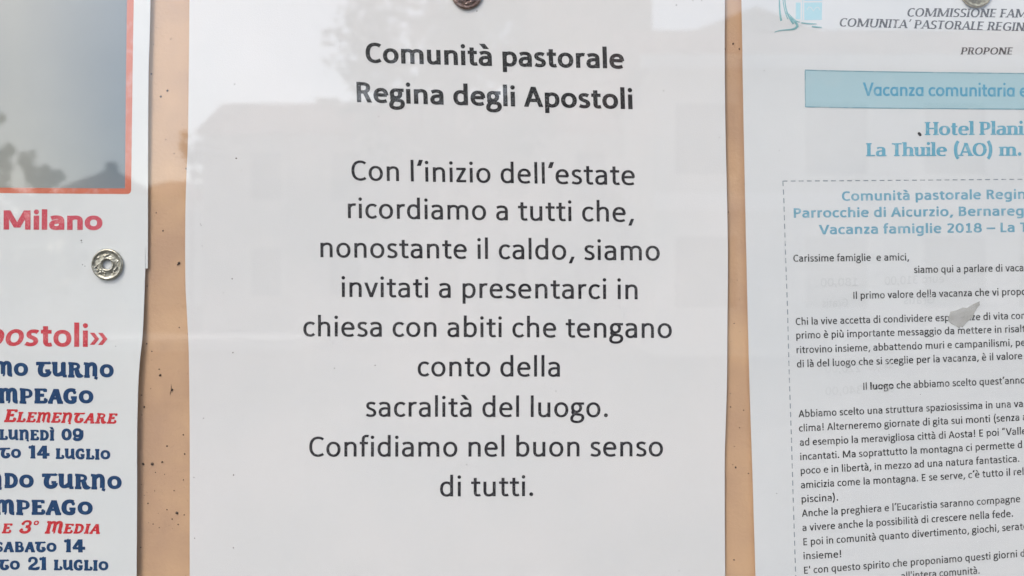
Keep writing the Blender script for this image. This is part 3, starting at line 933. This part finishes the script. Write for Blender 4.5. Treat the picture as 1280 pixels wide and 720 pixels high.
# ---------------------------------------------------------------- drawing pins
def pin(name, label, px, py, base_y, mat, hole, seed, rim_r=19.6):
    rnd = random.Random(seed)
    Rr = rim_r * MM
    prof = []            # (radius fraction, height mm)
    if hole:
        prof = [(.30, .05), (.31, .55), (.34, .78), (.40, .85), (.47, .72), (.60, .62), (.74, .60), (.80, .66), (.86, .85), (.92, .93), (.97, .80), (1.0, .45), (1.0, .02)]
    else:
        prof = [(0.0, 1.5), (.15, 1.48), (.3, 1.42), (.45, 1.32), (.6, 1.18), (.72, 1.0), (.80, .88), (.86, .86), (.92, .85), (.97, .68), (1.0, .38), (1.0, .02)]
    # refine the profile
    rp = []
    for a, b in zip(prof, prof[1:]):
        for j in range(4): rp.append((a[0] + (b[0] - a[0]) * j / 4, a[1] + (b[1] - a[1]) * j / 4))
    rp.append(prof[-1])
    N = 144
    marks = [(rnd.uniform(0, 2 * math.pi), rnd.uniform(.52, .74), rnd.uniform(.03, .07), rnd.uniform(.12, .28)) for _ in range(26)]
    verts, faces = [], []
    for r, h in rp:
        for i in range(N):
            a = 2 * math.pi * i / N
            d = h
            if .45 < r < .84:
                if hole:
                    for k in range(3):      # three punched slots
                        c = math.pi / 2 + k * 2 * math.pi / 3
                        da = math.atan2(math.sin(a - c), math.cos(a - c)) * r
                        x = r * math.cos(a - c) - 0.70
                        wdt = 0.10 if k == 0 else 0.20
                        if abs(da) < wdt and abs(x) < 0.06: d -= 0.5
                        elif abs(da) < wdt + .05 and abs(x) < 0.11: d += 0.10
                for (ma, mr, mw, mh) in marks:
                    q = (math.atan2(math.sin(a - ma), math.cos(a - ma)) * r / (mw * 1.3)) ** 2 + ((r - mr) / mw) ** 2
                    if q < 4: d += mh * math.exp(-q * 1.2) * (1 if mh > .17 else -1)
            verts.append((r * Rr * math.cos(a), -d * mm, r * Rr * math.sin(a)))
    K = len(rp)
    for j in range(K - 1):
        for i in range(N):
            a, b = j * N + i, j * N + (i + 1) % N
            faces.append([a, a + N, b + N, b])
    root = empty(name, (P(px, py)[0], base_y, P(px, py)[1]))
    tag(root, label, 'drawing pin', 'metal drawing pins holding the sheets')
    link('pin_head', verts, faces, mat, root, True)
    return root


def metal(name, c, c2, rough):
    return material(name, c, rough, metal=1.0, vary=0.9, vscale=900, vcol=c2, bump=0.5, bscale=1500)


def shank(root, mat):
    v, fcs = [], []
    for j, (r, y) in enumerate(((.0005, -.0003), (.0005, .004), (.0001, .006))):
        v += [(r * math.cos(i * math.pi / 4), y, r * math.sin(i * math.pi / 4)) for i in range(8)]
    for j in range(2):
        fcs += [[j * 8 + i, j * 8 + (i + 1) % 8, j * 8 + 8 + (i + 1) % 8, j * 8 + 8 + i] for i in range(8)]
    return link('pin_shank', v, fcs, mat, root)


M_nick = metal('pin_nickel', (0.50, 0.48, 0.41), (0.27, 0.245, 0.19), 0.34)
M_bronze = metal('pin_bronze', (0.36, 0.27, 0.24), (0.16, 0.10, 0.085), 0.32)
M_brass = metal('pin_brass', (0.80, 0.70, 0.48), (0.50, 0.40, 0.25), 0.3)
hp = lambda f, x, y: -max(f(x - 16, y), f(x + 16, y), f(x, y - 16), f(x, y + 16), f(x, y)) - 0.00002
p1 = pin('drawing_pin', 'silvery ring-shaped drawing pin with a hole, where the two left sheets overlap', 134.3, 330.7, hp(h_lower, 134, 331) - 0.0003, M_nick, True, 3)
p2 = pin('drawing_pin', 'dark bronze drawing pin above the bold heading of the middle sheet', 583.6, -8.6, hp(h_mid, 584, -8) - 0.0003, M_bronze, False, 5)
p3 = pin('drawing_pin', 'brassy yellow drawing pin above the small serif heading of the right letter', 1220, -9.6, hp(h_right, 1220, -9) - 0.0003, M_brass, False, 8)
shank(p2, M_bronze); shank(p3, M_brass)

# ---------------------------------------------------------------- the square behind the photographer, seen in the glass
def far(px, py, D):
    return (px - 640) / FOC * D, -D, EYE + (360 - py) / FOC * D


M_ground = material('asphalt', (0.06, 0.06, 0.062), 0.9, vary=0.6, vscale=2)
M_house = material('house_plaster', (0.52, 0.47, 0.40), 0.9, vary=0.5, vscale=.8)
M_house2 = material('house_plaster_pale', (0.62, 0.60, 0.55), 0.9, vary=0.4, vscale=.6)
M_brick = material('tower_stone', (0.30, 0.24, 0.19), 0.9, vary=0.5, vscale=2)
M_roof = material('roof_clay', (0.24, 0.10, 0.07), 0.85, vary=0.6, vscale=4)
M_win = material('window_dark', (0.03, 0.035, 0.04), 0.15)
M_white = material('white_paint', (0.8, 0.8, 0.78), 0.6)
M_leaf = material('foliage', (0.09, 0.115, 0.045), 0.7, vary=0.7, vscale=3, vcol=(0.035, 0.055, 0.02))
M_bark = material('bark', (0.10, 0.075, 0.055), 0.9, vary=0.5, vscale=8)
tag(link('ground', [(-400, -700, 0), (400, -700, 0), (400, 60, 0), (-400, 60, 0)], [[0, 1, 2, 3]], M_ground), kind='structure')


def house(label, x0, x1, yf, depth, eave, ridge, wall, ridge_dir='x', hip=0.0, wins=(), over=0.5, trim=None):
    root = empty('house', ((x0 + x1) / 2, yf - depth / 2, 0))
    tag(root, label, 'house')
    cx, cy = (x0 + x1) / 2, yf - depth / 2
    hx, hy = (x1 - x0) / 2, depth / 2
    b = box('wall', -hx, hx, -hy, hy, 0, eave, wall, root)
    o = over
    if ridge_dir == 'x':
        v = [(-hx - o, hy + o, eave), (hx + o, hy + o, eave), (hx + o, -hy - o, eave), (-hx - o, -hy - o, eave), (-hx - o + hip, 0, ridge), (hx + o - hip, 0, ridge)]
        f = [[0, 1, 5, 4], [1, 2, 5], [2, 3, 4, 5], [3, 0, 4], [3, 2, 1, 0]]
    else:
        v = [(-hx - o, hy + o, eave), (hx + o, hy + o, eave), (hx + o, -hy - o, eave), (-hx - o, -hy - o, eave), (0, hy + o - hip, ridge), (0, -hy - o + hip, ridge)]
        f = [[0, 1, 4], [1, 2, 5, 4], [2, 3, 5], [3, 0, 4, 5], [3, 2, 1, 0]]
    v = [(a, b_, c + 0.004) for a, b_, c in v]
    link('roof', v, f, M_roof, root)
    for (wx, wz, ww, wh) in wins:
        w = box('window', wx - cx - ww / 2, wx - cx + ww / 2, hy + 0.004, hy + 0.06, wz, wz + wh, wall, root)
        box('pane', wx - cx - ww / 2 + .08, wx - cx + ww / 2 - .08, hy + 0.062, hy + 0.07, wz + .08, wz + wh - .08, M_win, w)
    if trim:
        box('eave_board', -hx - o, hx + o, hy + o + .003, hy + o + .05, eave - trim, eave - .01, M_white, root)
    return root


# long house across the square: eave about 230 units above eye level at left
D = 22.0
x0 = far(244, 0, D)[0]; x1 = far(850, 0, D)[0]
house('pale plastered house with a hipped clay roof, mirrored in the glass of the middle sheet', x0 + .1, x1, -D, 3.6, far(0, 166, D)[2], far(0, 129, D + 2)[2], M_house, hip=.1,
      wins=[(far(p, 0, D)[0], zz, 1.0, 1.5) for p in (330, 430, 530, 640, 740) for zz in (1.2, 3.9)], over=.2)
D = 17.0
x0 = far(822, 0, D)[0]; x1 = far(1420, 0, D)[0]
hs = house('pale house with white eave board, mirrored in the glass above the right letter', x0, x1, -D, 8, far(0, 70, D)[2], far(0, 34, D + 4)[2], M_house2,
           wins=[(far(p, 0, D)[0], zz, 1.5, 1.7) for p in (885, 1050, 1200, 1320) for zz in (1.0, 3.9)], over=.4, trim=.3)
box('string_course', -5.2, 5.2, 4.003, 4.12, far(0, 262, 17)[2], far(0, 240, 17)[2], M_white, hs)
D = 34.0
house('gabled house, its roof peak mirrored between the middle sheet and the right letter', far(846, 0, D)[0], far(1045, 0, D)[0], -D, 10, far(0, 50, D)[2], far(0, 8, D)[2], M_house, ridge_dir='y', over=.3)
D = 60.0
fh = house('far house with clay pyramid roof and small lantern, mirrored in the picture', far(82, 0, D)[0], far(152, 0, D)[0], -D, 5, far(0, 236, D)[2], far(0, 211, D + 3)[2], M_house2, hip=2.5, over=.5)
ez = far(0, 212, D + 2)[2]
box('lantern', -.35, .35, -.35, .35, ez - .3, ez + .45, M_roof, fh)
link('lantern_cap', [(-.5, -.5, ez + .454), (.5, -.5, ez + .454), (.5, .5, ez + .454), (-.5, .5, ez + .454), (0, 0, ez + .85)], [[0, 1, 4], [1, 2, 4], [2, 3, 4], [3, 0, 4], [3, 2, 1, 0]], M_roof, fh)
D = 66.0
house('low long far house, its clay roof mirrored on the left tan strip', far(150, 0, D)[0], far(236, 0, D)[0], -D, 9, far(0, 246, D)[2], far(0, 225, D + 4)[2], M_house2, hip=2.5, over=.5)
tw = empty('bell_tower', (far(720, 0, 30)[0], -30, 0))
tag(tw, 'tall square stone bell tower, its straight side mirrored over the heading of the middle sheet', 'tower')
hw = (far(817, 0, 30)[0] - far(640, 0, 30)[0]) / 2
cxx = (far(817, 0, 30)[0] + far(640, 0, 30)[0]) / 2
tw.location = (cxx, -30 - hw, 0)
box('shaft', -hw, hw, -hw, hw, 0, 16, M_brick, tw)
box('cornice', -hw - .3, hw + .3, -hw - .3, hw + .3, 16.004, 16.5, M_white, tw)
box('belfry', -hw + .2, hw - .2, -hw + .2, hw - .2, 16.504, 20, M_brick, tw)
link('roof', [(-hw, -hw, 20.004), (hw, -hw, 20.004), (hw, hw, 20.004), (-hw, hw, 20.004), (0, 0, 23)], [[0, 1, 4], [1, 2, 4], [2, 3, 4], [3, 0, 4], [3, 2, 1, 0]], M_roof, tw)

wl = empty('added_low_wall', (-5, -10.6, 0))  # unseen wall, added for the pale band it throws into the glass
tag(wl, 'low wall with broad white coping, added to mirror as a pale band', 'wall')
box('wall', -2.1, 2.1, -.7, .5, 0, .68, M_brick, wl)
box('coping', -2.16, 2.16, -.9, .6, .684, .82, M_house2, wl)


for p_, w_ in ((395, .7), (520, .6)):        # chimneys on the long house
    o = bpy.data.objects['house']
    cx_ = far(p_, 0, 23)[0] - o.location.x
    box('chimney', cx_ - w_ / 2, cx_ + w_ / 2, -.9, -.3, 5.6, far(0, 108, 23)[2], M_house, o)


def tree(label, x, y, base_h, rad, top, n, leaf, seed):
    rnd = random.Random(seed)
    root = empty('tree', (x, y, 0))
    tag(root, label, 'tree')
    v, fcs = [], []

    def limb(p, q, r0, r1, seg=7):
        b = len(v)
        d = (q - p).normalized()
        s = d.orthogonal().normalized(); t = d.cross(s)
        for c, r in ((p, r0), ((p + q) / 2 + s * r0 * .3, (r0 + r1) / 2), (q, r1)):
            v.extend([tuple(c + s * math.cos(i * 2 * math.pi / seg) * r + t * math.sin(i * 2 * math.pi / seg) * r) for i in range(seg)])
        for j in range(2):
            for i in range(seg):
                fcs.append([b + j * seg + i, b + j * seg + (i + 1) % seg, b + (j + 1) * seg + (i + 1) % seg, b + (j + 1) * seg + i])
    top_t = Vector((0, 0, base_h + (top - base_h) * .5))
    limb(Vector((0, 0, 0)), top_t, rad * .09, rad * .05)
    clumps = []
    for i in range(n):
        a, zz = rnd.uniform(0, 6.28), rnd.uniform(0, 1)
        prof = math.sin(math.pi * (0.12 + .82 * zz)) ** .6
        rr = rad * prof * math.sqrt(rnd.uniform(.15, 1))
        c = Vector((math.cos(a) * rr, math.sin(a) * rr, base_h + (top - base_h) * zz))
        clumps.append((c, rad * rnd.uniform(.14, .3)))
        if i % 4 == 0: limb(Vector((0, 0, base_h + (c.z - base_h) * .4)), c, rad * .03, rad * .008, 5)
    link('trunk', v, fcs, M_bark, root)
    lv, lf = [], []
    for c, cr in clumps:
        for k in range(70):
            d = Vector((rnd.gauss(0, 1), rnd.gauss(0, 1), rnd.gauss(0, 1))).normalized() * cr * rnd.uniform(.4, 1.15)
            p = c + d
            u = Vector((rnd.gauss(0, 1), rnd.gauss(0, 1), rnd.gauss(0, 1))).normalized()
            w = u.orthogonal().normalized()
            s = leaf * rnd.uniform(.6, 1.3)
            b = len(lv)
            lv.extend([tuple(p - u * s), tuple(p + w * s * .5), tuple(p + u * s), tuple(p - w * s * .5)])
            lf.append([b, b + 1, b + 2, b + 3])
    crown = link('crown', lv, lf, M_leaf, root)
    crown['kind'] = 'stuff'
    return root


tree('big spreading dark tree before the long house, mirrored over the bold heading', far(560, 0, 19)[0], -19, 4.6, 2.9, 10.5, 90, .15, 1)
tree('round green tree on the far left, mirrored in the picture', far(64, 0, 50)[0], -50, 1.2, 1.7, 9.0, 60, .2, 2)
tree('dark tree next to the round one, mirrored in the picture corner', far(12, 0, 44)[0], -44, 1.2, 1.6, 9.2, 60, .2, 4)
tree('tall tree cut by the left edge of the picture', far(-24, 0, 30)[0], -30, 3.0, .85, 9.4, 30, .15, 9)
tree('low bushy tree between the two others, mirrored in the picture', far(36, 0, 54)[0], -54, .8, 1.8, 7.8, 50, .2, 12)
tree('small round tree before the corner of the long house', far(236, 0, 26)[0], -26, 4.4, .5, 6.7, 16, .12, 6)

import sys
print('BAD', BAD)
